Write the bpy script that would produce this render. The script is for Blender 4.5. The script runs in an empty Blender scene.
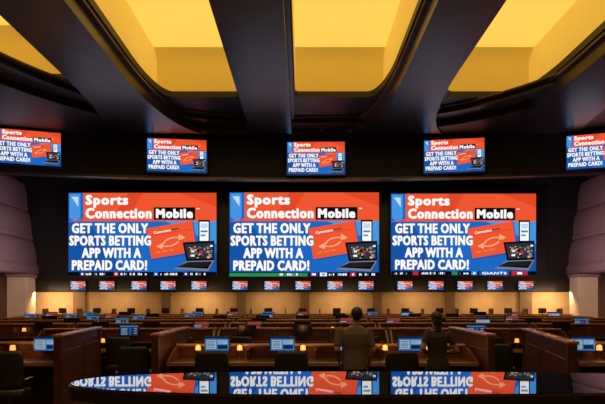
import bpy, bmesh, math, random
from mathutils import Vector, Matrix
random.seed(4)
PI=math.pi
COL=bpy.context.scene.collection
scn=bpy.context.scene
scn.view_settings.view_transform='Standard'
CZ=1.84
F=500.0
def PX(x,y,D): return ((x-302.5)/F*D, D, CZ+(303-y)/F*D)

# ---------------------------------------------------------------- materials
def mat(name,col,rough=.6,metal=0,var=.15,scale=6,bump=0,spec=.5,emit=None,es=0):
    m=bpy.data.materials.new(name); m.use_nodes=True
    n=m.node_tree.nodes; l=m.node_tree.links
    b=n['Principled BSDF']
    b.inputs['Roughness'].default_value=rough; b.inputs['Metallic'].default_value=metal
    b.inputs['Specular IOR Level'].default_value=spec
    tc=n.new('ShaderNodeTexCoord'); nz=n.new('ShaderNodeTexNoise'); nz.inputs['Scale'].default_value=scale; nz.inputs['Detail'].default_value=4
    l.new(tc.outputs['Object'],nz.inputs['Vector'])
    r=n.new('ShaderNodeValToRGB'); r.color_ramp.elements[0].position=.3; r.color_ramp.elements[1].position=.7
    r.color_ramp.elements[0].color=[c*(1-var) for c in col[:3]]+[1]; r.color_ramp.elements[1].color=[min(1,c*(1+var)) for c in col[:3]]+[1]
    l.new(nz.outputs['Fac'],r.inputs['Fac']); l.new(r.outputs['Color'],b.inputs['Base Color'])
    if bump:
        bp=n.new('ShaderNodeBump'); bp.inputs['Strength'].default_value=bump; l.new(nz.outputs['Fac'],bp.inputs['Height']); l.new(bp.outputs['Normal'],b.inputs['Normal'])
    if emit:
        b.inputs['Emission Color'].default_value=(*emit,1); b.inputs['Emission Strength'].default_value=es
    return m
def wood(name,c1,c2,rough=.35,axis='X'):
    m=bpy.data.materials.new(name); m.use_nodes=True
    n=m.node_tree.nodes; l=m.node_tree.links; b=n['Principled BSDF']
    b.inputs['Roughness'].default_value=rough
    tc=n.new('ShaderNodeTexCoord'); mp=n.new('ShaderNodeMapping'); mp.inputs['Scale'].default_value=(1,6,10) if axis=='X' else (8,8,1)
    nz=n.new('ShaderNodeTexNoise'); nz.inputs['Scale'].default_value=3; nz.inputs['Detail'].default_value=6; nz.inputs['Distortion'].default_value=.6
    r=n.new('ShaderNodeValToRGB'); r.color_ramp.elements[0].position=.35; r.color_ramp.elements[1].position=.65
    r.color_ramp.elements[0].color=(*c1,1); r.color_ramp.elements[1].color=(*c2,1)
    l.new(tc.outputs['Object'],mp.inputs['Vector']); l.new(mp.outputs['Vector'],nz.inputs['Vector']); l.new(nz.outputs['Fac'],r.inputs['Fac']); l.new(r.outputs['Color'],b.inputs['Base Color'])
    return m
def srgb(r,g,b):
    f=lambda c:(c/255/12.92) if c/255<=.04045 else ((c/255+.055)/1.055)**2.4
    return (f(r),f(g),f(b))
def emi(name,rgb,s=1.0):
    m=bpy.data.materials.new(name); m.use_nodes=True
    n=m.node_tree.nodes; l=m.node_tree.links; n.clear()
    e=n.new('ShaderNodeEmission'); o=n.new('ShaderNodeOutputMaterial'); c=n.new('ShaderNodeRGB'); c.outputs[0].default_value=(*srgb(*rgb),1)
    l.new(c.outputs[0],e.inputs[0]); e.inputs[1].default_value=s; l.new(e.outputs[0],o.inputs[0])
    return m
M=dict(
 ceil=mat('dark_ceiling_paint',(.020,.014,.015),.5,0,.15,2),
 beam=mat('bronze_beam_paint',(.036,.025,.026),.30,0,.2,1.5),
 lip=mat('bronze_lip_paint',(.085,.058,.048),.30,0,.15,1.5),
 fascia=mat('dark_fascia_fabric',(.010,.008,.009),.7,0,.2,3),
 black=mat('black_plastic',(.008,.008,.009),.4),
 wallblk=mat('black_wall_panel',(.010,.009,.011),.6),
 beige=mat('beige_wall_paint',(.55,.37,.20),.7,0,.15,1.2),
 pil=mat('tan_pilaster_paint',(.22,.135,.07),.6,0,.12,2),
 stone=mat('purple_brown_plaster',(.24,.165,.175),.7,0,.08,.6),
 cream=mat('cream_column_paint',(.62,.52,.40),.6,0,.06,2),
 carpet=mat('dark_patterned_carpet',(.03,.012,.012),.95,0,.7,9,.2),
 wood=wood('mahogany',(.060,.020,.008),(.13,.046,.018)),
 woodv=wood('mahogany_vertical',(.055,.019,.008),(.12,.042,.017),.35,'Z'),
 cap=wood('mahogany_cap',(.28,.12,.045),(.45,.21,.085),.22),
 lam=mat('dark_laminate',(.04,.024,.016),.3),
 leather=mat('black_upholstery',(.018,.016,.018),.55,0,.3,30,.1),
 metal=mat('brushed_metal',(.25,.24,.23),.35,1),
 brass=mat('brass',(.5,.33,.12),.3,1),
 amber=mat('amber_lamp_shade',(.6,.25,.05),.5,0,.1,5,0,.5,(1,.40,.09),1.3),
 granite=mat('polished_black_granite',(.42,.42,.45),.018,1.0,.06,60),
 skin=mat('skin',(.40,.22,.14),.55,0,.1,12),
 skin2=mat('tanned_skin',(.33,.18,.11),.55,0,.1,12),
 shirt=mat('grey_brown_cotton',(.15,.115,.10),.9,0,.15,40,.1),
 shirt2=mat('charcoal_cotton',(.040,.035,.038),.9,0,.15,40,.1),
 denim=mat('dark_denim',(.02,.024,.038),.9,0,.2,50,.1),
 hair=mat('dark_brown_hair',(.022,.013,.008),.6,0,.4,60,.3),
 shoe=mat('black_leather',(.01,.01,.01),.4),
 eye=mat('eye',(.05,.03,.02),.2),
 lips=mat('lip_skin',(.28,.10,.08),.5),
 grille=mat('grey_grille',(.12,.11,.11),.5,.3),
 glass=mat('smoked_dome',(.01,.01,.012),.08),
 off=mat('dark_idle_screen',(.012,.014,.02),.12),
 led=mat('green_power_light',(.05,.4,.1),.4,0,.1,5,0,.5,(.1,.9,.3),1),
 covewall=mat('cove_end_wall_dim_painted_glow',(.42,.27,.05),.7,0,.06,1.5,0,.5,(.60,.33,.035),.58),  # cove light put in as emission, weaker than on the side walls
 coveside=mat('cove_side_wall_painted_glow',(.5,.34,.07),.7,0,.06,1.5,0,.5,(.80,.47,.06),.62),  # same cove light put in as emission, brighter than on the end wall
 covetop=mat('cove_ceiling_painted_glow',(.5,.36,.10),.7,0,.04,1,0,.5,(.86,.54,.085),1.0),  # emission stands in for hidden cove lamps shining on the ceiling
)
E=dict(blue=emi('lit_blue',(28,104,196)),lblue=emi('lit_light_blue',(70,150,225)),dblue=emi('lit_dark_blue',(20,84,168)),
 orange=emi('lit_orange',(240,86,48)),dorange=emi('lit_deep_orange',(226,72,38)),white=emi('lit_white',(250,250,250)),
 black=emi('lit_black',(10,10,14)),navy=emi('lit_navy',(14,44,96)),grey=emi('lit_grey',(120,125,135)),dgrey=emi('lit_dark_grey',(45,48,58)),
 green=emi('lit_green',(40,140,70)),red=emi('lit_red',(200,30,50)),purple=emi('lit_purple',(70,40,110)),
 pale=emi('lit_pale_blue',(190,220,245)),tan=emi('lit_tan',(200,150,100)),peach=emi('lit_peach',(250,170,130)),
 mblue=emi('dim_blue',(60,125,190),.75),mpale=emi('dim_pale',(170,195,215),.7),mdark=emi('dim_dark_blue',(20,45,95),.6),morange=emi('dim_orange',(190,75,45),.55))

# ---------------------------------------------------------------- mesh helpers
def box(bm,cx,cy,cz,sx,sy,sz,bev=0,rz=0,rx=0,seg=2):
    t=bmesh.new(); bmesh.ops.create_cube(t,size=1)
    for v in t.verts: v.co=Vector((v.co.x*sx,v.co.y*sy,v.co.z*sz))
    if bev: bmesh.ops.bevel(t,geom=list(t.edges),offset=bev,segments=seg,profile=.5,affect='EDGES')
    mt=Matrix.Translation((cx,cy,cz))@Matrix.Rotation(rz,4,'Z')@Matrix.Rotation(rx,4,'X')
    t.transform(mt); me=bpy.data.meshes.new('t'); t.to_mesh(me); t.free(); bm.from_mesh(me); bpy.data.meshes.remove(me)
def b1(*a,**k):
    bm=bmesh.new(); box(bm,*a,**k); return bm
def tube(bm,p0,p1,r0,r1=None,n=12,ex=1,ey=1):
    r1=r0 if r1 is None else r1
    p0=Vector(p0);p1=Vector(p1);d=(p1-p0); L=d.length
    q=d.to_track_quat('Z','Y').to_matrix().to_4x4()
    bmesh.ops.create_cone(bm,cap_ends=True,segments=n,radius1=r0,radius2=r1,depth=L,matrix=Matrix.Translation((p0+p1)/2)@q@Matrix.Diagonal((ex,ey,1,1)))
def ball(bm,c,rx,ry=None,rz=None,rot=None,n=16):
    ry=rx if ry is None else ry; rz=rx if rz is None else rz
    mt=Matrix.Translation(c)
    if rot is not None: mt=mt@rot
    bmesh.ops.create_uvsphere(bm,u_segments=n,v_segments=max(8,n//2),radius=1,matrix=mt@Matrix.Diagonal((rx,ry,rz,1)))
def lathe(bm,prof,c=(0,0,0),n=20):
    rings=[]
    for r,z in prof:
        rings.append([bm.verts.new((c[0]+r*math.cos(2*PI*i/n),c[1]+r*math.sin(2*PI*i/n),c[2]+z)) for i in range(n)])
    for a,b in zip(rings,rings[1:]):
        for i in range(n): bm.faces.new((a[i],a[(i+1)%n],b[(i+1)%n],b[i]))
    return rings
def loft(bm,rings,n=20,cap=True):
    R=[]
    for z,cx,cy,rx,ry in rings:
        R.append([bm.verts.new((cx+rx*math.cos(2*PI*i/n),cy+ry*math.sin(2*PI*i/n),z)) for i in range(n)])
    for a,b in zip(R,R[1:]):
        for i in range(n): bm.faces.new((a[i],a[(i+1)%n],b[(i+1)%n],b[i]))
    if cap: bm.faces.new(R[0][::-1]); bm.faces.new(R[-1])
def prism(bm,pts,z0,z1):
    a=[bm.verts.new((x,y,z0)) for x,y in pts]; b=[bm.verts.new((x,y,z1)) for x,y in pts]
    bm.faces.new(a[::-1]); bm.faces.new(b)
    for i in range(len(pts)):
        j=(i+1)%len(pts); bm.faces.new((a[i],a[j],b[j],b[i]))
def extr_y(bm,pts,y0,y1):
    a=[bm.verts.new((x,y0,z)) for x,z in pts]; b=[bm.verts.new((x,y1,z)) for x,z in pts]
    bm.faces.new(a); bm.faces.new(b[::-1])
    for i in range(len(pts)):
        j=(i+1)%len(pts); bm.faces.new((a[i],b[i],b[j],a[j]))
def obj(name,bm,m,parent=None,smooth=False):
    if isinstance(bm,bmesh.types.BMesh):
        bmesh.ops.recalc_face_normals(bm,faces=bm.faces)
        me=bpy.data.meshes.new(name); bm.to_mesh(me); bm.free()
    else: me=bm
    if m is not None and not me.materials: me.materials.append(m)
    if smooth:
        for p in me.polygons: p.use_smooth=True
    o=bpy.data.objects.new(name,me); COL.objects.link(o)
    if parent: o.parent=parent
    return o
def tag(o,label,cat,group=None):
    o['label']=label; o['category']=cat
    if group: o['group']=group
    return o
def thing(name,label,cat,loc=(0,0,0),rz=0,group=None):
    o=bpy.data.objects.new(name,None); COL.objects.link(o); o.location=loc; o.rotation_euler=(0,0,rz); o.empty_display_size=.1
    return tag(o,label,cat,group)
def struct(name,bm,m,label=None,parent=None,smooth=False):
    o=obj(name,bm,m,parent,smooth)
    if not parent:
        o['kind']='structure'
        if label: o['label']=label
    return o
def dup(root,loc,rz,label,group=None):
    r=root.copy(); COL.objects.link(r); r.location=loc; r.rotation_euler=(0,0,rz); r['label']=label
    if group: r['group']=group
    for ch in list(root.children):
        c=ch.copy(); COL.objects.link(c); c.parent=r
        for g in list(ch.children):
            d=g.copy(); COL.objects.link(d); d.parent=c
    return r
PROTO={}
def place(key,maker,loc,rz,label,group):
    if key not in PROTO:
        o=maker(); o.location=loc; o.rotation_euler=(0,0,rz); o['label']=label; o['group']=group; PROTO[key]=o; return o
    return dup(PROTO[key],loc,rz,label,group)
ORD=['first','second','third','fourth','fifth','sixth','seventh','eighth','ninth','tenth','eleventh','twelfth','thirteenth','fourteenth','fifteenth','sixteenth']

# ---------------------------------------------------------------- screen artwork (one mesh per design)
TXT={}
def text_mesh(s,sc):
    if (s,sc) in TXT: return TXT[(s,sc)]
    cu=bpy.data.curves.new('lettering','FONT'); cu.body=s; cu.size=1; cu.resolution_u=2; cu.space_character=sc; cu.space_word=.8
    ob=bpy.data.objects.new('lettering',cu); COL.objects.link(ob)
    dg=bpy.context.evaluated_depsgraph_get(); dg.update()
    me=bpy.data.meshes.new_from_object(ob.evaluated_get(dg))
    vs=[(v.co.x,v.co.y) for v in me.vertices]; fs=[tuple(p.vertices) for p in me.polygons]
    bpy.data.objects.remove(ob); bpy.data.curves.remove(cu); bpy.data.meshes.remove(me)
    TXT[(s,sc)]=(vs,fs); return TXT[(s,sc)]
class Art:
    W=149.0;H=84.0
    def __init__(s): s.v=[];s.f=[];s.m=[];s.mats=[]
    def mi(s,k):
        if k not in s.mats: s.mats.append(k)
        return s.mats.index(k)
    def pt(s,x,y,l): return ((x/s.W-.5)*16,-l*.02,(.5-y/s.H)*9)
    def poly(s,pts,k,l):
        b=len(s.v); s.v+=[s.pt(x,y,l) for x,y in pts]; s.f.append(tuple(range(b,b+len(pts)))); s.m.append(s.mi(k))
    def rect(s,x0,y0,x1,y1,k,l): s.poly([(x0,y0),(x1,y0),(x1,y1),(x0,y1)],k,l)
    def arc(s,cx,cy,r,w,a0,a1,k,l,sq=.7):
        for i in range(8):
            t0=a0+(a1-a0)*i/8; t1=a0+(a1-a0)*(i+1)/8
            s.poly([(cx+(r+q)*math.cos(t),cy+(r+q)*sq*math.sin(t)) for t,q in((t0,0),(t1,0),(t1,w),(t0,w))],k,l)
    # bold lettering: the same outline stamped around a small rectangle of half-width w (px)
    def text(s,t,x0,y0,x1,y1,k,l,w=.35,outline=0,ok='black',rot=0,sc=1.10):
        vs,fs=text_mesh(t,sc)
        xs=[p[0] for p in vs]; ys=[p[1] for p in vs]
        ax,bx,ay,by=min(xs),max(xs),min(ys),max(ys)
        cx,cy=(x0+x1)/2,(y0+y1)/2
        def put(rx,ry,k,l):
            offs=[(0,0)]+[(rx*a,ry*b) for a,b in((1,0),(-1,0),(0,1),(0,-1),(.9,.9),(-.9,.9),(.9,-.9),(-.9,-.9),(.5,0),(-.5,0))]
            for j,(ox,oy) in enumerate(offs):
                b=len(s.v)
                for px,py in vs:
                    X=x0+(px-ax)/(bx-ax)*(x1-x0)+ox; Y=y1-(py-ay)/(by-ay)*(y1-y0)+oy
                    if rot:
                        dx,dy=X-cx,Y-cy; X=cx+dx*math.cos(rot)+dy*math.sin(rot); Y=cy-dx*math.sin(rot)+dy*math.cos(rot)
                    s.v.append(s.pt(X,Y,l+j*.02))
                for f in fs: s.f.append(tuple(b+i for i in f)); s.m.append(s.mi(k))
        if outline: put(w+outline,w*.75+outline,ok,l-1)
        put(w,w*.75,k,l)
    def mesh(s,name):
        me=bpy.data.meshes.new(name); me.from_pydata(s.v,[],s.f)
        for k in s.mats: me.materials.append(E[k])
        for p,i in zip(me.polygons,s.m): p.material_index=i
        me.update(); return me
def rotpts(cx,cy,w,h,a):
    return [(cx+dx*math.cos(a)+dy*math.sin(a),cy-dx*math.sin(a)+dy*math.cos(a)) for dx,dy in((-w/2,-h/2),(w/2,-h/2),(w/2,h/2),(-w/2,h/2))]
def ad(name,ticker=None):
    a=Art(); a.rect(0,0,149,84,'blue',0)
    a.poly([(0,30),(20,30),(60,84),(0,84)],'dblue',.5); a.poly([(96,28),(149,28),(149,52)],'lblue',.5); a.poly([(70,84),(110,84),(149,60),(149,84)],'dblue',.5)
    a.rect(15,0,149,28.5,'orange',1); a.poly([(60,0),(75,0),(58,28.5),(43,28.5)],'dorange',1.5); a.poly([(112,0),(149,0),(149,14)],'dorange',1.5)
    a.poly([(1,1),(12,1),(12,25),(7,29),(1,25)],'lblue',1); a.poly([(3,4),(10,4),(10,14)],'pale',2); a.poly([(0,28.5),(15,26),(15,28.5)],'dorange',1.2)
    a.text('Sports',18,2.6,59.5,14.6,'white',3,.78,sc=1.16); a.text('Connection',18,15.7,83.2,25.4,'white',3,.74,sc=1.14)
    a.rect(86,14.6,127.5,27.2,'black',2); a.text('Mobile',88.8,16.7,124.6,25.1,'white',3,.74,sc=1.14); a.rect(129,15.5,132,16.5,'white',3)
    for s,x0,x1,y0 in(('GET THE ONLY',4.5,80,31.2),('SPORTS BETTING',1.8,83,43.6),('APP WITH A',14.5,73,56.0),('PREPAID CARD!',4.5,79,68.4)):
        a.text(s,x0,y0,x1,y0+9.4,'white',8,.64,.26,'navy',sc=1.13)
    a.poly(rotpts(104.5,48.5,48,32,.17),'dblue',3); a.poly(rotpts(104,47.5,46.5,31,.17),'orange',4); a.poly(rotpts(103.6,40,46.5,1.0,.17),'dorange',4.5)
    a.text('Connection',86,37.6,103,40.2,'white',5,.1,rot=.17); a.text('Mobile',104,35.6,111.5,37.6,'black',5,.08,rot=.17)
    a.arc(108,54,12,1.8,PI*1.08,PI*1.70,'peach',5); a.arc(99,45,12,1.8,PI*.15,PI*.66,'peach',5)
    a.poly([(111,41.5),(118,45),(111,48)],'peach',5.2); a.poly([(95,50.5),(95,57),(88.5,54)],'peach',5.2)
    for k in range(3): a.poly(rotpts(90+7*k,60-1.2*k,5,1,.17),'tan',5)
    a.rect(131,27.5,142.4,50.5,'black',5); a.rect(132.2,29.3,141.2,48.5,'white',6); a.rect(133.2,31,140.2,36,'pale',7); a.rect(133.2,38,140.2,40,'grey',7); a.rect(133.2,42,138,44,'lblue',7)
    a.poly([(115,50),(147,48.5),(147,68),(119,69)],'black',5.5); a.poly([(117,52),(146,50.3),(146,66),(120.5,67)],'dgrey',6.5)
    rr=random.Random(7)
    for i in range(64):
        x=120+rr.random()*23; y=52.5+rr.random()*12; a.rect(x,y,x+1+rr.random()*2.8,y+.7+rr.random()*2.0,rr.choice(['dgrey','tan','black','grey','red','white','lblue','peach','dgrey','purple','white','green']),6.8+i*.015)
    a.poly([(119,69),(147,68),(141,79),(106,77)],'grey',5.5); a.poly([(120,70),(145,69.2),(140.3,76.6),(109,75)],'black',6.5)
    for r in range(4): a.poly([(118.5-2*r,71+r*.95),(143-1*r,70.3+r*1.1),(142.8-1*r,70.7+r*1.1),(118.3-2*r,71.4+r*.95)],'dgrey',7)
    if ticker is not None:
        a.rect(0,79.8,149,84,'black',8)
        def glyphs(x0,x1,seed,l=9):
            r=random.Random(seed); x=x0
            while x<x1-2:
                w=.7+r.random()*1.1; hh=r.choice([0,0,.5]); a.rect(x,80.9+hh,x+w,83.1,'white' if r.random()<.8 else 'grey',l); x+=w+(.5 if r.random()<.8 else 3)
        if ticker==0:
            for x0,k in((12,'purple'),(46,'red'),(86,'dblue'),(116,'purple')): a.rect(x0,80,x0+5,83.8,k,9); a.rect(x0+1.5,81,x0+3.5,82.9,'white',9.5)
            for x0,x1,s in((18,42,1),(53,82,2),(93,112,3),(123,140,4)): glyphs(x0,x1,s)
        elif ticker==1:
            a.rect(0,80.6,78,84,'green',9); glyphs(50,74,9,10); a.rect(80,79.8,88,84,'purple',9); a.rect(82,80.8,86,83,'white',9.5); a.rect(90,80.2,97,83.7,'white',9); a.rect(92,81,95,83,'lblue',9.5); glyphs(99,118,5)
            a.rect(120,80.2,126,83.7,'red',9); a.rect(122,81,124,83,'white',9.5); glyphs(129,146,6)
        else:
            glyphs(3,20,11); a.rect(22,80,28,83.8,'red',9); glyphs(31,60,12); a.rect(62,80,68,83.8,'green',9); glyphs(70,80,13); a.rect(82,80,88,83.8,'lblue',9); a.rect(84,81,86,83,'white',9.5)
            a.rect(90,79.9,121,84,'dblue',9); a.text('GIANTS',93,80.7,118,83.2,'white',10,.2); a.rect(123,80,140,84,'red',9); a.rect(129,80.8,134,83.2,'white',10)
    return a.mesh(name)
def menu_art(name,kind):
    a=Art()
    if kind=='a':
        a.rect(0,0,149,84,'mblue',0)
        a.rect(0,0,149,10,'mdark',1); a.rect(8,18,70,74,'mpale',1); a.rect(78,18,140,44,'mpale',1); a.rect(78,50,140,74,'mdark',1)
        for i in range(5): a.rect(14,26+9*i,62-6*(i%2),29+9*i,'mdark',2)
        for i in range(3): a.rect(84,23+6*i,130-8*i,25+6*i,'mblue',2)
    elif kind=='b':
        a.rect(0,0,149,84,'mdark',0); a.rect(0,0,149,12,'mblue',1)
        for i in range(6):
            a.rect(8,21+10*i,60,25+10*i,'mpale',1); a.rect(70,21+10*i,100-8*(i%2),25+10*i,'mblue',1); a.rect(112,21+10*i,140,25+10*i,'morange' if i%2 else 'mpale',1)
    else:
        a.rect(0,0,149,84,'mdark',0)
        a.rect(15,0,149,28,'morange',1); a.rect(8,34,80,42,'mpale',1); a.rect(8,48,70,56,'mblue',1); a.rect(8,62,76,70,'mblue',1); a.poly(rotpts(112,52,44,28,.17),'morange',1)
    return a.mesh(name)
ADM=ad('display'); ADT=[ad('display',i) for i in range(3)]
MEN={k:menu_art('display',k) for k in 'abc'}

def screen(name,label,cat,c,w,rz,art,group,depth=.14,bez=.06,mount=0):
    h=w*9/16
    t=thing(name,label,cat,c,rz,group)
    bm=bmesh.new(); box(bm,0,depth/2+.012,0,w+2*bez,depth,h+2*bez,.012)
    fr=obj('housing',bm,M['black'],t)
    bm=bmesh.new()
    for s in(-1,1):
        box(bm,s*(w/2+bez/2),-.002,0,bez,.03,h+2*bez,.006); box(bm,0,-.002,s*(h/2+bez/2),w+.001,.03,bez,.006)
    obj('bezel',bm,M['black'],fr)
    d=obj('display',art,None,t); d.scale=(w/16,w/16,w/16); d.location=(0,.008,0)
    if mount:
        obj('wall_bracket',b1(0,depth+mount/2,0,w*.3,mount+.02,h*.4,.01),M['metal'],t)
    return t

# ---------------------------------------------------------------- the room
WY=22.1   # back wall
struct('floor',b1(0,9,-.1,26,28,.2),M['carpet'],'dark patterned carpet floor')
struct('floor_platform',b1(0,-.6,.225,10,7.0,.45,.01),M['carpet'],'raised viewing platform floor under the granite table')
bm=bmesh.new(); box(bm,0,WY+.15,1.16,26,.3,2.32); struct('wall_back',bm,M['beige'],'beige wall behind the betting counter')
bm=bmesh.new(); box(bm,0,WY+.16,6.0,26,.3,7.4); struct('wall_back_upper',bm,M['wallblk'],'black upper wall that carries the giant screens')
struct('wall_front',b1(0,-5.05,5,26,.1,11),M['stone'],'wall behind the camera')
for i,(x0,x1) in enumerate(((-10.1,-9.55),(-6.2,-5.8),(-2.9,-2.5),(-.1,.3),(3.1,3.5),(6.3,6.7),(9.55,10.1))):
    struct('trim_%d'%(20+i),b1((x0+x1)/2,WY-.06,1.17,x1-x0,.12,2.34,.01),M['pil'],'tan pilaster on the beige wall behind the counter')
for s,nm in((-1,'left'),(1,'right')):
    bm=bmesh.new()
    box(bm,12.75*s,9,4.5,.3,28,9)
    prof=[(12.7,3.05),(11.75,3.05),(11.66,3.12),(11.66,3.42),(11.72,3.5)]
    def cove(x0,z0,x1,z1,k=14):
        return [(x0+(x1-x0)*(1-math.cos(t*PI/2)),z0+(z1-z0)*math.sin(t*PI/2)) for t in [j/k for j in range(k+1)]]
    prof+=cove(11.76,3.52,12.0,4.6)+[(11.92,4.63),(11.92,4.78)]+cove(11.96,4.8,12.2,5.9)+[(12.13,5.92),(12.13,6.04)]+cove(12.16,6.06,12.4,7.2)+[(12.7,7.2)]
    extr_y(bm,[(s*x,z) for x,z in prof],5,WY)
    struct('wall_'+nm,bm,M['stone'],'purple brown plaster side wall with soft curved ledges')
    t=thing('column','cream square column at the %s wall beside the betting counter'%nm,'column',(s*11.75,20.9,0))
    obj('shaft',b1(0,0,1.5,.8,.72,2.9,.02),M['cream'],t)
    obj('capital',b1(0,0,2.97,.9,.86,.12,.02),M['stone'],t); obj('base',b1(0,0,.15,.88,.84,.3,.02),M['wood'],t)
struct('trim_1',b1(0,WY-.12,2.72,22.2,.24,.74,.01),M['wallblk'],'dark band that carries the row of small wall monitors')
struct('trim_2',b1(0,WY-.05,5.0,21.6,.1,4.0,.01),M['black'],'black surround of the giant screens')

# ceiling slab with coves
H1=CZ+7.0; H2=CZ+8.5
COVES=[(-9.9,-7.0,15.7),(-4.95,-2.17,17.0),(-.25,2.75,17.0),(4.55,7.7,17.0)]
bm=bmesh.new()
edges=[-13]+[v for c in COVES for v in c[:2]]+[13]
for i in range(0,len(edges),2):
    x0,x1=edges[i],edges[i+1]; box(bm,(x0+x1)/2,6,H1+.1,x1-x0,22.0,.2)
box(bm,0,19.6,H1+.1,26,5.2,.2)
box(bm,(COVES[0][0]+COVES[0][1])/2,16.35,H1+.1,2.9,1.3,.2)
def fillets(bm,x0,x1,y,R,RY,z0,z1,sides=(1,-1)):
    for s,x in((1,x0),(-1,x1)):
        big=s in sides; r=R if big else .12; ry=RY if big else .2
        pts=[(x-s*.02,y+.02),(x-s*.02,y-ry)]
        for k in range(13):
            a=PI/2*k/12; pts.append((x+s*(r-r*math.cos(a)),y-ry+ry*math.sin(a)))
        pts.append((x+s*r,y+.02))
        prism(bm,pts,z0,z1)
sd=[(1,-1),(1,),(-1,),(1,-1)]
for (x0,x1,ye),q in zip(COVES,sd): fillets(bm,x0,x1,ye,.55,2.4,H1,H1+.2,q)
struct('ceiling',bm,M['ceil'],'dark ceiling between the yellow coves')
for i,((x0,x1,ye),q) in enumerate(zip(COVES,sd)):
    w=x1-x0; L=ye+5
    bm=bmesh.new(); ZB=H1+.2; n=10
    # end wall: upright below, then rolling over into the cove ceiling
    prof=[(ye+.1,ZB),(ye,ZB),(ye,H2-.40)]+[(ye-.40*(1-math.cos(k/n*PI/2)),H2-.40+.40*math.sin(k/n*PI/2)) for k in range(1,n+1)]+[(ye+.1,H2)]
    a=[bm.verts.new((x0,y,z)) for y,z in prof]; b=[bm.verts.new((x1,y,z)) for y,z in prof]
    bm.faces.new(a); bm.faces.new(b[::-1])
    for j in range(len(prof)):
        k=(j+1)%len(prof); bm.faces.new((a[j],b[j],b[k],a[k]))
    struct('trim_%d'%(3+i),bm,M['covewall'],'gold end wall of a ceiling cove with dimmer painted-in glow')
    bm=bmesh.new()
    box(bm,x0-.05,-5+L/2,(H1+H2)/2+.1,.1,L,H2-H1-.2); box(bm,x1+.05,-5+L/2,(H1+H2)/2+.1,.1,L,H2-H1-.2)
    struct('trim_%d'%(30+i),bm,M['coveside'],'yellow side walls of a ceiling cove with painted-in glow')
    struct('ceiling_cove_%d'%(i+1),b1((x0+x1)/2,-5+L/2,H2+.05,w+.2,L+.1,.1),M['covetop'],'yellow recessed ceiling with painted-in cove glow')
# ribs: a wide thin layer with a light lip, and a deeper rounded core under it
YS=[-5,5,10,12,13,14,14.8,15.5,16,16.5,17,17.4,17.8,18.1,18.4,18.7,19.0,19.2,19.35]
def ribline(cl,cr,fl,fr,ins):
    L=[];R=[]
    for y in YS:
        e=max(0,(y-13.6)/5.9); f=(1-math.sqrt(max(0,1-min(1,e)**2.5)))
        L.append((cl+ins-fl*f,y)); R.append((cr-ins+fr*f,y))
    return L+R[::-1]
for i,(cl,cr,fl,fr) in enumerate(((-7.0,-4.95,1.2,2.0),(-2.17,-.25,.0,.0),(2.75,4.55,1.7,1.6),(7.7,10.2,1.6,1.0))):
    bm=bmesh.new(); prism(bm,ribline(cl,cr,fl,fr,.05),H1-.10,H1+.02)
    struct('trim_%d'%(7+i),bm,M['lip'],'bronze lip along a ceiling rib')
    bm=bmesh.new(); prism(bm,ribline(cl,cr,fl*.95,fr*.95,.17),H1-.50,H1-.08)
    bmesh.ops.bevel(bm,geom=[e for e in bm.edges if all(abs(v.co.z-(H1-.50))<1e-4 for v in e.verts)],offset=.22,segments=7,profile=.5,affect='EDGES')
    struct('trim_%d'%(40+i),bm,M['beam'],'deep rounded ceiling rib running towards the screens')
def ring(name,a,y0,b,n,z,zt,m,lab):
    pts=[(-13,-5),(-a-.01,-5)]
    K=60
    for k in range(K+1):
        th=PI-PI*k/K; c=math.cos(th); s=math.sin(th)
        pts.append((a*math.copysign(abs(c)**(2/n),c),y0+b*max(0,s)**(2/n)))
    pts+=[(a+.01,-5),(13,-5)]
    bm=bmesh.new()
    lo=[bm.verts.new((x,y,z)) for x,y in pts]; hi=[bm.verts.new((x,y,zt)) for x,y in pts]; out=[bm.verts.new((x,22,z)) for x,y in pts]
    for i in range(len(pts)-1):
        bm.faces.new((lo[i],lo[i+1],out[i+1],out[i])); bm.faces.new((lo[i],lo[i+1],hi[i+1],hi[i]))
    struct(name,bm,m,lab)
ring('trim_15',9.55,7,11.65,2.5,H1-.05,H1,M['lip'],'thin lip of the ceiling ring')
ring('trim_11',9.8,7,11.9,2.5,H1-.20,H1-.05,M['beam'],'first curved step of the ceiling ring')
ring('trim_12',10.6,7,12.55,2.5,H1-.42,H1-.20,M['ceil'],'second curved step of the ceiling ring')
def FY(x): return 20.0-1.1*(x/11.3)**2
def FR(x): return math.atan(-2.2*x/127.7)
FB=CZ+4.92
bm=bmesh.new()
N=48; A=[];B=[];C2=[];D2=[]
for i in range(N+1):
    x=-12.6+25.2*i/N; y=FY(x)
    A.append(bm.verts.new((x,y,FB)));B.append(bm.verts.new((x,y,H1-.41)));C2.append(bm.verts.new((x,y+.35,FB)));D2.append(bm.verts.new((x,y+.35,H1-.41)))
for i in range(N):
    for p,q in((A,B),(C2,D2),(A,C2),(B,D2)): bm.faces.new((p[i],p[i+1],q[i+1],q[i]))
struct('trim_13',bm,M['fascia'],'curved dark fascia carrying the five upper screens')
bm=bmesh.new(); A=[(-12.5+25*i/N,FY(-12.5+25*i/N)) for i in range(N+1)]
for zc,hh,dy in((FB+.03,.10,.05),):
    for i in range(N):
        x0,y0=A[i];x1,y1=A[i+1]
        prism(bm,[(x0,y0-dy),(x1,y1-dy),(x1,y1+.02),(x0,y0+.02)],zc-hh/2,zc+hh/2)
struct('trim_14',bm,M['beam'],'slim moulding along the curved fascia')

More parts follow.
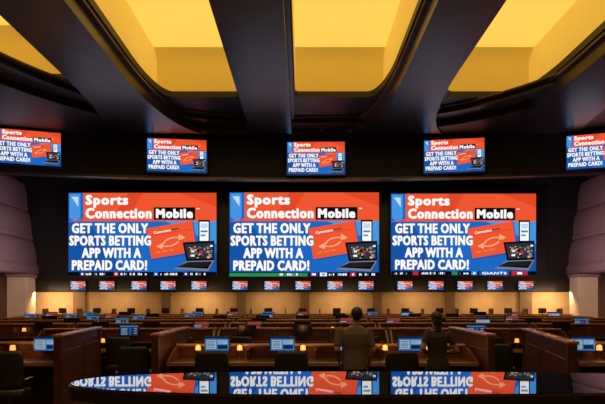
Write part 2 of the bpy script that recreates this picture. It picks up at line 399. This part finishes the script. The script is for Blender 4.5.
# ---------------------------------------------------------------- screens
SY=WY-.25
g='giant video wall screens'
for i,(x0,x1,lab) in enumerate(((68.5,216.5,'giant screen with the orange and blue betting ad, above the left third of the counter'),
        (229.5,379,'middle giant screen with a green strip under the betting ad'),
        (391,536,'giant screen with the betting ad and a GIANTS ticker, above the right third of the counter'))):
    c=PX((x0+x1)/2,234.5,SY); w=(x1-x0)/F*SY
    screen('video_wall',lab,'screen',c,w,0,ADT[i],g,.13,.07)
g='upper screens on the curved fascia'
labs=['upper fascia screen cut by the left edge of the photo','upper fascia screen above the left giant screen','upper fascia screen above the middle giant screen beside the dome camera','upper fascia screen above the right giant screen','upper fascia screen cut by the right edge of the photo']
for i,(px,py) in enumerate(((28,147.5),(177,155.5),(316,158),(454,155.5),(600,150.5))):
    D=19.8
    for _ in range(6): X=(px-302.5)/F*D; D=FY(X)-.30
    c=PX(px,py,D); screen('wall_screen',labs[i],'screen',c,2.26 ,FR(c[0])*1.5,ADM,g,.1,.05,.22)
g='small monitors above the betting counter'
third=['left','middle','right']
for i,px in enumerate((78,107,139,168,199,240,272,303,335,366,405,436,465,495,526)):
    c=PX(px,285.5,WY-.32)
    lab='small ad monitor under the %s giant screen, %s from the left of its five'%(third[i//5],ORD[i%5])
    if i==0: w0=screen('wall_monitor',lab,'monitor',c,.66,0,ADM,g,.07,.03)
    else: dup(w0,c,0,lab,g)

# ---------------------------------------------------------------- betting counter
t=thing('betting_counter','long wooden betting counter along the beige wall','counter',(0,20.3,0))
obj('front_panel',b1(0,.1,.62,21.4,.1,1.24,.01),M['wood'],t)
obj('countertop',b1(0,.28,1.27,21.6,.62,.06,.015),M['cap'],t)
obj('base_plinth',b1(0,.2,.05,21.2,.2,.1),M['black'],t)
for i in range(16):
    x=-10.6+i*21.2/15
    obj('divider',b1(x,.32,1.45,.04,.45,.32,.01),M['woodv'],t)
def mk_term():
    t=thing('ticket_terminal','','terminal')
    obj('base',b1(0,0,.02,.22,.18,.04,.008),M['black'],t)
    obj('neck',b1(0,.03,.09,.05,.04,.12,.005),M['black'],t)
    obj('screen_back',b1(0,0,.22,.32,.05,.22,.012),M['lam'],t)
    return t
for i in range(15):
    x=-10.6+(i+.5)*21.2/15
    place('term',mk_term,(x,20.62,1.3),0,'dark ticket terminal on the betting counter, %s from the left'%ORD[i],'ticket terminals on the counter')

# ---------------------------------------------------------------- furniture makers
def mk_mon(kind):
    def f():
        t=thing('desk_monitor','','monitor')
        w=.42;h=w*9/16;zc=.265
        obj('base',b1(0,.03,.01,.2,.16,.02,.006),M['black'],t)
        obj('stand',b1(0,.06,.1,.04,.03,.2,.005),M['black'],t)
        bm=bmesh.new(); box(bm,0,.022,zc,w+.03,.036,h+.03,.006); hs=obj('housing',bm,M['black'],t)
        obj('power_light',b1(w/2-.02,.003,zc-h/2-.008,.008,.004,.004),M['led'],hs)
        if kind=='off':
            obj('display',b1(0,.003,zc,w-.005,.004,h-.005),M['off'],t)
        else:
            d=obj('display',MEN[kind],None,t); d.scale=(w/16*.985,)*3; d.location=(0,.0015,zc)
        return t
    return f
def mk_lamp():
    t=thing('desk_lamp','','lamp')
    bm=bmesh.new(); lathe(bm,[(0,.0),(.055,0),(.055,.012),(.012,.02),(0,.02)]); obj('base',bm,M['brass'],t)
    bm=bmesh.new(); tube(bm,(0,0,.015),(0,0,.17),.007); obj('pole',bm,M['brass'],t)
    bm=bmesh.new(); lathe(bm,[(.035,.24),(.04,.235),(.050,.15),(.046,.15),(.036,.233),(.033,.237),(.035,.24)]); sh=obj('lamp_shade',bm,M['amber'],t,True)
    bm=bmesh.new(); lathe(bm,[(.036,.243),(.036,.237),(.0,.24)]); obj('rim',bm,M['brass'],sh)
    return t
def mk_chair():
    t=thing('upholstered_chair','','chair')
    bm=bmesh.new(); box(bm,0,0,.47,.50,.48,.10,.035,seg=3); obj('seat',bm,M['leather'],t,True)
    bm=bmesh.new()
    n=10; W=.25
    vs=[]
    for j,z in enumerate((.55,.62,.8,1.0,1.08,1.12)):
        row=[]
        for i in range(n+1):
            u=-1+2*i/n; hw=W*(1 if z<1.05 else (.94 if z<1.1 else .8))
            row.append((u*hw,-.25+.06*u*u-.05*(z-.55),z))
        vs.append(row)
    fr=[[bm.verts.new(p) for p in r] for r in vs]; bk=[[bm.verts.new((p[0]*.97,p[1]+.06,p[2])) for p in r] for r in vs]
    for G in(fr,bk):
        for j in range(len(G)-1):
            for i in range(n): bm.faces.new((G[j][i],G[j][i+1],G[j+1][i+1],G[j+1][i]))
    for j in range(len(fr)-1):
        for i in(0,n): bm.faces.new((fr[j][i],fr[j+1][i],bk[j+1][i],bk[j][i]))
    for j in(0,len(fr)-1):
        for i in range(n): bm.faces.new((fr[j][i],fr[j][i+1],bk[j][i+1],bk[j][i]))
    obj('backrest',bm,M['leather'],t,True)
    for s in(-1,1):
        bm=bmesh.new(); box(bm,s*.27,-.02,.68,.05,.34,.035,.014,seg=3); tube(bm,(s*.27,.1,.44),(s*.27,.1,.67),.013); tube(bm,(s*.27,-.15,.44),(s*.27,-.15,.67),.013)
        box(bm,s*.25,-.02,.44,.06,.32,.03,.008)
        obj('armrest',bm,M['black'],t)
    bm=bmesh.new(); tube(bm,(0,0,.1),(0,0,.43),.028); obj('column',bm,M['metal'],t)
    bm=bmesh.new()
    for k in range(5):
        a=2*PI*k/5; c,s=math.cos(a),math.sin(a); tube(bm,(0,0,.12),(.27*c,.27*s,.075),.025,.015,8)
    sb=obj('star_base',bm,M['metal'],t)
    for k in range(5):
        a=2*PI*k/5; c,s=math.cos(a),math.sin(a); bm=bmesh.new(); tube(bm,(.27*c-.02*s,.27*s+.02*c,.03),(.27*c+.02*s,.27*s-.02*c,.03),.03,None,10); box(bm,.27*c,.27*s,.06,.02,.02,.04); obj('caster',bm,M['black'],sb)
    return t
def desk(label,loc,rz,w,seats,zd,zp,shelf,group,caph=.045):
    t=thing('betting_desk',label,'desk',loc,rz,group)
    dt=obj('desktop',b1(0,.36,zd-.025,w,.72,.05,.012),M['lam'],t)
    obj('edge_trim',b1(0,-.01,zd-.03,w,.03,.07,.01),M['cap'],dt)
    bp=obj('back_panel',b1(0,.76,zp/2,w,.06,zp,.006),M['wood'],t)
    obj('cap_rail',b1(0,.76,zp+caph/2,w+.04,.14,caph,.012),M['cap'],bp)
    if shelf: obj('shelf',b1(0,.56,shelf-.0125,w-.1,.34,.025,.005),M['wood'],t)
    for s in(-1,1):
        e=bmesh.new(); pts=[(0,0),(.73,0),(.73,zp),(.5,zp),(0,zd+.02)]
        a=[e.verts.new((s*(w/2-.02)-.02,y,z)) for y,z in pts]; b=[e.verts.new((s*(w/2-.02)+.02,y,z)) for y,z in pts]
        e.faces.new(a);e.faces.new(b)
        for i in range(5): e.faces.new((a[i],a[(i+1)%5],b[(i+1)%5],b[i]))
        obj('end_panel',e,M['woodv'],t)
    for a,b in zip(seats,seats[1:]):
        x=(a+b)/2
        obj('divider',b1(x,.52,zd+(zp-zd)*.45,.03,.4,(zp-zd)*.9,.006),M['woodv'],t)
    return t
def local(loc,rz,x,y,z):
    return (loc[0]+x*math.cos(rz)-y*math.sin(rz),loc[1]+x*math.sin(rz)+y*math.cos(rz),loc[2]+z)
def inview(p): return abs(p[0])/p[1]<.625

desc={'off':'switched-off monitor','a':'light blue lit monitor','b':'dark table monitor','c':'orange and blue lit monitor'}
rows=[(11.3,'second',.80,1.20,.93,3,.25),(13.0,'third',.80,1.26,.95,5,.18),(14.6,'fourth',.80,1.30,1.00,5,.25),(16.1,'fifth',.80,1.33,1.04,5,.28),(17.6,'sixth',.80,1.355,1.07,5,.3),(19.0,'seventh',.80,1.375,1.11,5,.5)]
rnd=random.Random(21)
for ri,(D,rn,zd,zp,sh,ns,pon) in enumerate(rows):
    mi=0; li=0; ci=0
    xs=[(i-(ns-1)/2)*4.0 for i in range(ns)]
    for si,xc in enumerate(xs):
        rz=math.atan(-.02*xc); loc=(xc,D-.010*xc*xc,0)
        seats=[-1.32,0,1.32]
        desk('wooden betting desk in the %s row from the front, %s from the left'%(rn,ORD[si]),loc,rz,3.97,seats,zd,zp,sh,'betting desks in rows')
        for s in seats:
            p=local(loc,rz,s,.52,sh); px=302.5+F*p[0]/p[1]
            k='off'
            if rnd.random()<pon: k=rnd.choice(['c','b','b','c','a'])
            if ri==0: k='b' if abs(px-122)<18 or abs(px-484)<18 else 'off'
            if not inview(p) or (ri==0 and k=='off' and si!=1): continue
            if ri>0 and k=='off' and rnd.random()<.5: continue
            place('mon'+k,mk_mon(k),p,rz,'%s, %s from the left in the %s desk row'%(desc[k],ORD[mi],rn),'desk monitors'); mi+=1
        for s in ((-.50,.82) if ri in(0,5) else ((.82,) if ri%2 else (-.5,))):
            p=local(loc,rz,s,.2,zd) if ri==0 else local(loc,rz,s,.6,sh)
            if not inview(p): continue
            place('lamp',mk_lamp,p,rz,'amber desk lamp, %s from the left in the %s desk row'%(ORD[li],rn),'amber desk lamps'); li+=1
        if ri==0:
            for s in (seats if si!=1 else [-1.32,1.32]):
                p=local(loc,rz,s+.05,-.42,0)
                if not inview(p): continue
                place('chair',mk_chair,p,rz+rnd.uniform(-.2,.2),'black chair at the second desk row, %s from the left'%ORD[ci],'black upholstered chairs'); ci+=1
fl=(.33,8.25,0)
desk('wide wooden betting desk in the front row, behind the standing people',fl,0,5.15,[-1.85,-.70,.50,1.58],.86,1.06,None,'betting desks in rows')
for i,(px,nm) in enumerate(((217,'leftmost'),(282.5,'second from the left'),(347,'behind the person in the grey-brown shirt'),(410.5,'between the two standing people'))):
    X=(px-302.5)/F*8.75
    place('mona',mk_mon('a'),(X,8.75,.86),0,'front row desk monitor with light blue menu, %s'%nm,'desk monitors')
for i,(px,nm) in enumerate(((197,'beside the left wooden partition'),(239,'between the two left monitors'),(303,'left of the person in the grey-brown shirt'),(386,'just right of the person in the grey-brown shirt'),(430,'beside the person in charcoal'))):
    X=(px-302.5)/F*8.7
    place('lamp',mk_lamp,(X,8.8,.86),0,'amber lamp on the front desk, %s'%nm,'amber desk lamps')
for px,nm in((211,'in front of the leftmost front row monitor'),(291,'in front of the second front row monitor'),(402,'between the two standing people')):
    X=(px-302.5)/F*7.4
    place('chair',mk_chair,(X,7.62,0),rnd.uniform(-.1,.1),'black chair %s'%nm,'black upholstered chairs')
wl=(-5.42,8.25,0); desk('wooden betting desk at the left edge of the photo, beyond the long partition',wl,0,2.7,[.75,-.6],.86,1.1,None,'betting desks in rows')
place('mona',mk_mon('a'),((46-302.5)/F*8.75,8.75,.86),0,'front desk monitor beyond the left partition','desk monitors')
place('chair',mk_chair,(-4.45,7.62,0),.15,'black chair beyond the left partition, at the bottom left corner','black upholstered chairs')
place('lamp',mk_lamp,(-5.1,8.8,.86),0,'amber lamp on the desk beyond the left partition','amber desk lamps')
wr=(5.85,8.25,0); desk('wooden betting desk at the right edge of the photo, beyond the slanted partition',wr,0,2.6,[-.85,.5],.86,1.1,None,'betting desks in rows')
place('mona',mk_mon('a'),((583-302.5)/F*8.75,8.75,.86),0,'front desk monitor beyond the right partition','desk monitors')
place('lamp',mk_lamp,((601-302.5)/F*8.75,8.8,.86),0,'amber lamp on the desk beyond the right partition','amber desk lamps')
place('chair',mk_chair,(4.95,7.6,0),-.2,'black chair beyond the right partition','black upholstered chairs')
place('chair',mk_chair,((134-302.5)/F*8.4,8.4,0),.3,'black chair in the gap between the two left partitions','black upholstered chairs')
place('chair',mk_chair,((497-302.5)/F*9.0,9.0,0),-.3,'black chair in the gap between the two right partitions','black upholstered chairs')
def partition(label,p0,p1,z=1.28):
    dx,dy=p1[0]-p0[0],p1[1]-p0[1]; L=math.hypot(dx,dy); a=math.atan2(dy,dx)
    t=thing('wooden_partition',label,'partition',((p0[0]+p1[0])/2,(p0[1]+p1[1])/2,0),a,'wooden partitions beside the front row')
    pn=obj('panel',b1(0,0,z/2,L-.1,.06,z,.006),M['woodv'],t)
    bm=bmesh.new()
    for i in range(2):
        for s in(-1,1):
            cx=-L/4+i*L/2; box(bm,cx,s*.034,z*.52,L/2-.3,.014,z*.62,.006)
    obj('raised_panel',bm,M['wood'],pn)
    obj('cap_rail',b1(0,0,z+.025,L+.04,.16,.05,.015),M['cap'],t)
    obj('end_post',b1(-L/2+.05,0,z/2,.12,.12,z,.012),M['woodv'],t)
    obj('end_post',b1(L/2-.05,0,z/2,.12,.12,z,.012),M['woodv'],t)
partition('long wooden partition at the left, beside the chair in the corner',(-3.80,7.75),(-4.25,10.4),1.30)
partition('short wooden partition at the left end of the wide front desk',(-2.36,8.0),(-2.42,10.4),1.30)
partition('short wooden partition at the right end of the wide front desk',(3.02,8.0),(3.12,10.4),1.30)
partition('slanted wooden partition at the right, lower and closer than the others',(3.62,6.7),(4.55,10.2),1.28)

# ---------------------------------------------------------------- foreground table
def sup(cx,cy,a,b,n,K=96,aR=None):
    r=[]
    for k in range(K):
        th=2*PI*k/K; c,s=math.cos(th),math.sin(th)
        A=aR if (aR and c>0) else a
        r.append((cx+A*math.copysign(abs(c)**(2/n),c),cy+b*math.copysign(abs(s)**(2/n),s)))
    return r
TZ=CZ-.35
t=thing('granite_table','curved glossy black table in the foreground reflecting the screens','table',(0,0,0))
bm=bmesh.new(); prism(bm,sup(.1,2.235,1.12,.32,2.2,aR=2.1),TZ-.03,TZ); tt=obj('tabletop',bm,M['granite'],t)
bm=bmesh.new(); prism(bm,sup(.1,2.235,1.13,.33,2.2,aR=2.11),TZ-.06,TZ-.008); obj('edge_band',bm,M['lam'],tt)
bm=bmesh.new(); prism(bm,sup(.1,2.235,.95,.22,2.2,aR=1.95),.45,TZ-.055); obj('base_panel',bm,M['lam'],t)
bm=bmesh.new(); prism(bm,sup(.1,2.235,.97,.24,2.2,aR=1.97),.45,.55); obj('plinth',bm,M['black'],t)

# ---------------------------------------------------------------- ceiling fittings
c=PX(323,129,18.75)
t=thing('dome_camera','smoked dome camera on the ceiling ring above the middle upper screen','camera',(c[0],19.25,H1-.20))
bm=bmesh.new(); lathe(bm,[(0,0),(.12,0),(.12,-.06),(.1,-.08),(0,-.08)]); obj('mount',bm,M['grille'],t)
bm=bmesh.new(); lathe(bm,[(.095,-.08),(.09,-.12),(.06,-.16),(.0,-.175)]); obj('dome',bm,M['glass'],t,True)
t=thing('ceiling_vent','round grey vent in the dark ceiling ring at the right','vent',((583-302.5)/F*15.9,15.9,H1-.20))
bm=bmesh.new(); lathe(bm,[(.3,0),(.3,-.03),(.25,-.04),(.25,0)],n=28); obj('frame',bm,M['grille'],t)
bm=bmesh.new()
for k in range(5): lathe(bm,[(.22-.04*k,-.0),(.235-.04*k,-.03),(.225-.04*k,-.03),(.21-.04*k,0)],n=24)
obj('louvre',bm,M['grille'],t)

# ---------------------------------------------------------------- people
def remesh(bm,name,vox,sm=3):
    me=bpy.data.meshes.new(name); bm.to_mesh(me); bm.free()
    o=bpy.data.objects.new(name,me); COL.objects.link(o)
    r=o.modifiers.new('r','REMESH'); r.mode='VOXEL'; r.voxel_size=vox
    s=o.modifiers.new('s','SMOOTH'); s.iterations=sm; s.factor=.5
    dg=bpy.context.evaluated_depsgraph_get(); dg.update()
    m2=bpy.data.meshes.new_from_object(o.evaluated_get(dg)); bpy.data.objects.remove(o); bpy.data.meshes.remove(me); m2.name=name
    return m2
def limb(bm,pts,rs):
    for (p,q),(a,b) in zip(zip(pts,pts[1:]),zip(rs,rs[1:])): tube(bm,p,q,a,b,16)
    for p,r in zip(pts,rs): ball(bm,p,r)
def person(label,loc,rz,H,wid,arms,mats,longhair,lean=0):
    k=H/1.75; S=lambda p:(p[0]*k,p[1]*k,p[2]*k)
    t=thing('person',label,'person',loc,rz)
    hipx=.095
    legs={s:[(s*hipx,0,.90),(s*(hipx+.02)+lean*.3,.01+(.05 if s>0 else 0),.49),(s*(hipx+.05),-.02,.09)] for s in(-1,1)}
    bm=bmesh.new()
    def lx(z): return lean*max(0,math.sin((z-.85)*2.2))*.6
    rr=[(.86,0,0,.155,.11),(.95,0,0,.165,.12),(1.05,0,.0,.148*wid,.105),(1.15,0,.0,.15*wid,.108),(1.27,0,-.005,.172*wid,.12),(1.38,0,-.01,.178*wid,.115),(1.45,0,-.01,.14*wid,.085),(1.50,0,-.005,.075,.07)]
    loft(bm,[(z*k,(x+lx(z))*k,y*k,a*k,b*k) for z,x,y,a,b in rr],24)
    nx=lx(1.5); hx=nx+lean*.3
    tube(bm,S((nx,-.01,1.45)),S((hx,.01,1.58)),.058*k,.054*k,16)
    def Hd(x,y,z): return S((x+hx,y,z))
    ball(bm,Hd(0,.0,1.655),.076*k,.094*k,.1*k,n=24); ball(bm,Hd(0,.035,1.60),.058*k,.06*k,.062*k,n=20); ball(bm,Hd(0,.065,1.565),.03*k,.028*k,.022*k)
    tube(bm,Hd(0,.088,1.665),Hd(0,.112,1.625),.010*k,.017*k,8); ball(bm,Hd(0,.108,1.625),.017*k,.014*k,.012*k)
    ball(bm,Hd(0,.088,1.59),.024*k,.012*k,.010*k)
    for s in(-1,1):
        ball(bm,Hd(s*.079,-.005,1.645),.012*k,.022*k,.033*k)
        ball(bm,Hd(s*.03,.085,1.675),.02*k,.012*k,.008*k)
        L=legs[s]; limb(bm,[S(p) for p in L],[.085*k,.055*k,.038*k])
        x=L[2][0]; limb(bm,[S((x,-.03,.05)),S((x+s*.01,.07,.04)),S((x+s*.02,.15,.03))],[.042*k,.04*k,.03*k])
        sho,elb,wri,hd=arms[s]
        limb(bm,[S(sho),S(elb),S(wri)],[.052*k,.041*k,.027*k])
        w=Vector(wri); h=Vector(hd).normalized(); side=Vector((0,1,0)) if abs(h.y)<.7 else Vector((s*-1,0,0))
        side=(side-h*side.dot(h)).normalized(); nrm=h.cross(side)*s
        for u in(-1,-.33,.33,1):
            limb(bm,[S(w),S(w+h*.09+side*u*.03)],[.02*k,.0125*k])
        for u,ln in((-1,.062),(-.33,.075),(.33,.08),(1,.07)):
            b=w+h*.09+side*u*.03; m1=b+h*ln*.5-nrm*.008; m2=b+h*ln*.85-nrm*.025
            limb(bm,[S(b),S(m1),S(m2)],[.0105*k,.0095*k,.0085*k])
        b=w+h*.035+side*.03; limb(bm,[S(b),S(b+side*.03+h*.03),S(b+side*.035+h*.06)],[.013*k,.011*k,.0095*k])
    obj('body',remesh(bm,'body',.0065,2),mats['skin'],t,True)
    bm=bmesh.new()
    rr=[(.88,0,0,.186,.143),(.97,0,0,.178,.136),(1.06,0,0,.168*wid,.124),(1.15,0,0,.166*wid,.122),(1.27,0,-.005,.184*wid,.132),(1.38,0,-.01,.188*wid,.126),(1.455,0,-.01,.146*wid,.094),(1.49,0,-.008,.082,.076)]
    loft(bm,[(z*k,(x+lx(z))*k,y*k,a*k,b*k) for z,x,y,a,b in rr],28)
    for s in(-1,1):
        sho,elb,wri,hd=arms[s]; e=Vector(sho).lerp(Vector(elb),mats['sleeve'])
        ball(bm,S(sho),.063*k); tube(bm,S(sho),S(e),.063*k,.058*k,18)
    shm=obj('shirt',remesh(bm,'shirt',.009,3),mats['shirt'],t,True)
    bm=bmesh.new(); rg=[]
    for j in range(20):
        a=2*PI*j/20
        for q,(r,z) in enumerate(((.068,1.475),(.074,1.50),(.062,1.515))): rg.append(bm.verts.new(S((nx+r*math.cos(a)*1.05,-.005+r*math.sin(a),z))))
    for j in range(20):
        for q in range(2): bm.faces.new((rg[j*3+q],rg[(j+1)%20*3+q],rg[(j+1)%20*3+q+1],rg[j*3+q+1]))
    obj('collar',bm,mats['shirt'],shm,True)
    bm=bmesh.new(); loft(bm,[(z*k,0,0,a*k,b*k) for z,a,b in((.80,.165,.118),(.9,.172,.126),(.98,.168,.124))],24)
    for s in(-1,1):
        L=[Vector(p) for p in legs[s]]; limb(bm,[S(L[0]),S(L[1])],[.1*k,.07*k]); tube(bm,S(L[1]),S(L[2]+Vector((0,0,-.02))),.07*k,.06*k,18)
    obj('trousers',remesh(bm,'trousers',.010,3),mats['pants'],t,True)
    for s in(-1,1):
        x=legs[s][2][0]; bm=bmesh.new(); limb(bm,[S((x,-.04,.055)),S((x+s*.01,.07,.05)),S((x+s*.02,.16,.04))],[.052*k,.05*k,.038*k])
        for v in bm.verts: v.co.z=max(v.co.z,0.012)
        box(bm,x*k+s*.01,.06*k,.014,.095,.29,.026,.008)
        obj('shoe',remesh(bm,'shoe',.008,1),M['shoe'],t,True)
    bm=bmesh.new(); ball(bm,S((0,-.012,1.675)),.084*k,.101*k,.094*k,n=24)
    if longhair:
        ball(bm,S((0,-.07,1.60)),.07*k,.045*k,.12*k); ball(bm,S((0,-.085,1.50)),.05*k,.03*k,.1*k)
    else: ball(bm,S((0,-.042,1.635)),.072*k,.062*k,.06*k)
    for v in bm.verts:
        if v.co.y>.05*k and v.co.z<1.70*k: v.co.y=.05*k
        v.co.x+=hx*k
    obj('hair',remesh(bm,'hair',.008,2),M['hair'],t,True)
    for s in(-1,1):
        bm=bmesh.new(); ball(bm,Hd(s*.03,.087,1.655),.011*k,.008*k,.007*k,n=12); obj('eye',bm,M['eye'],t,True)
    bm=bmesh.new(); ball(bm,Hd(0,.096,1.59),.022*k,.008*k,.007*k,n=12); obj('lips',bm,M['lips'],t,True)
    return t
armsA={-1:((-.195,-.01,1.42),(-.245,-.07,1.16),(-.19,.12,1.00),(.15,.6,-.6)),1:((.21,-.01,1.41),(.262,-.05,1.15),(.225,.08,.92),(-.1,.35,-1))}
armsB={-1:((-.165,-.01,1.42),(-.275,-.06,1.20),(-.12,.15,1.12),(.6,.7,.15)),1:((.18,-.01,1.40),(.265,-.08,1.16),(.12,.16,1.08),(-.6,.7,.15))}
pa=PX(353.5,303,7.2); person('person standing in a grey-brown shirt with short hair, seen from behind',(pa[0],7.2,0),.08,1.77,1.10,armsA,dict(skin=M['skin'],shirt=M['shirt'],pants=M['denim'],sleeve=.8),False,.05)
pb=PX(438,303,7.5); person('shorter person in charcoal with elbows out and long dark hair, seen from behind',(pb[0],7.5,0),.15,1.70,.88,armsB,dict(skin=M['skin2'],shirt=M['shirt2'],pants=M['denim'],sleeve=.6),True,-.04)

# ---------------------------------------------------------------- lights
def area(name,loc,rot,sx,sy,p,col):
    l=bpy.data.lights.new(name,'AREA'); l.shape='RECTANGLE'; l.size=sx; l.size_y=sy; l.energy=p; l.color=col
    o=bpy.data.objects.new(name,l); COL.objects.link(o); o.location=loc; o.rotation_euler=rot; return o
area('wall_wash_left',(-8.8,17.5,3.6),(0,math.radians(105),0),1,4,85,(.92,.64,.74))
area('wall_wash_right',(8.8,17.5,3.6),(0,math.radians(-105),0),1,4,100,(.92,.64,.74))
area('added_overhead_fill',(0,13,8.3),(0,0,0),12,6,190,(1,.64,.38))  # overhead fill added to lift the desk rows, no fitting there
area('added_overhead_fill_front',(0,7,8.3),(0,0,0),9,3,65,(1,.72,.5))  # second added overhead fill, nearer the camera, also without a fitting
area('added_figure_fill',(0,3.5,6.5),(math.radians(35),0,0),4,1,18,(1,.8,.65))  # fill added from the camera side to brighten the people's backs
for i,(x,p) in enumerate(((-10.8,40),(-8.0,15),(-4.4,19),(-1.3,12),(1.7,17),(4.9,14),(8.0,19),(10.8,40))):
    area('counter_light',(x,21.1,2.25),(math.radians(40),0,0),1.1,.2,p,(1,.64,.30))
for s in(-1,1):
    area('doorway_light',(s*11.0,16.2,2.9),(math.radians(25),0,0),1.2,1,45 if s<0 else 65,(1,.60,.32))
for x0,x1,ye in COVES:
    area('cove_light',((x0+x1)/2,ye-2.0,H1+.35),(PI,0,0),1.8,2.4,5,(1,.88,.55))
for x in((197-302.5)/F*8.6,(239-302.5)/F*8.6,(303-302.5)/F*8.6,(386-302.5)/F*8.6,(430-302.5)/F*8.6,-4.75,5.15):
    l=bpy.data.lights.new('lamp_glow','POINT'); l.energy=2.8; l.color=(1,.46,.15); l.shadow_soft_size=.05
    o=bpy.data.objects.new('lamp_glow',l); COL.objects.link(o); o.location=(x,8.62,1.10)
w=bpy.data.worlds.new('World'); scn.world=w; w.use_nodes=True; w.node_tree.nodes['Background'].inputs[0].default_value=(.02,.015,.02,1); w.node_tree.nodes['Background'].inputs[1].default_value=1

# ---------------------------------------------------------------- camera
cd=bpy.data.cameras.new('Camera'); cam=bpy.data.objects.new('Camera',cd); COL.objects.link(cam)
cam.location=(0,0,CZ); cam.rotation_euler=(PI/2,0,0)
cd.sensor_fit='HORIZONTAL'; cd.sensor_width=36; cd.lens=36*F/605; cd.shift_y=(303-202)/605; cd.shift_x=0
cd.clip_end=200
scn.camera=cam
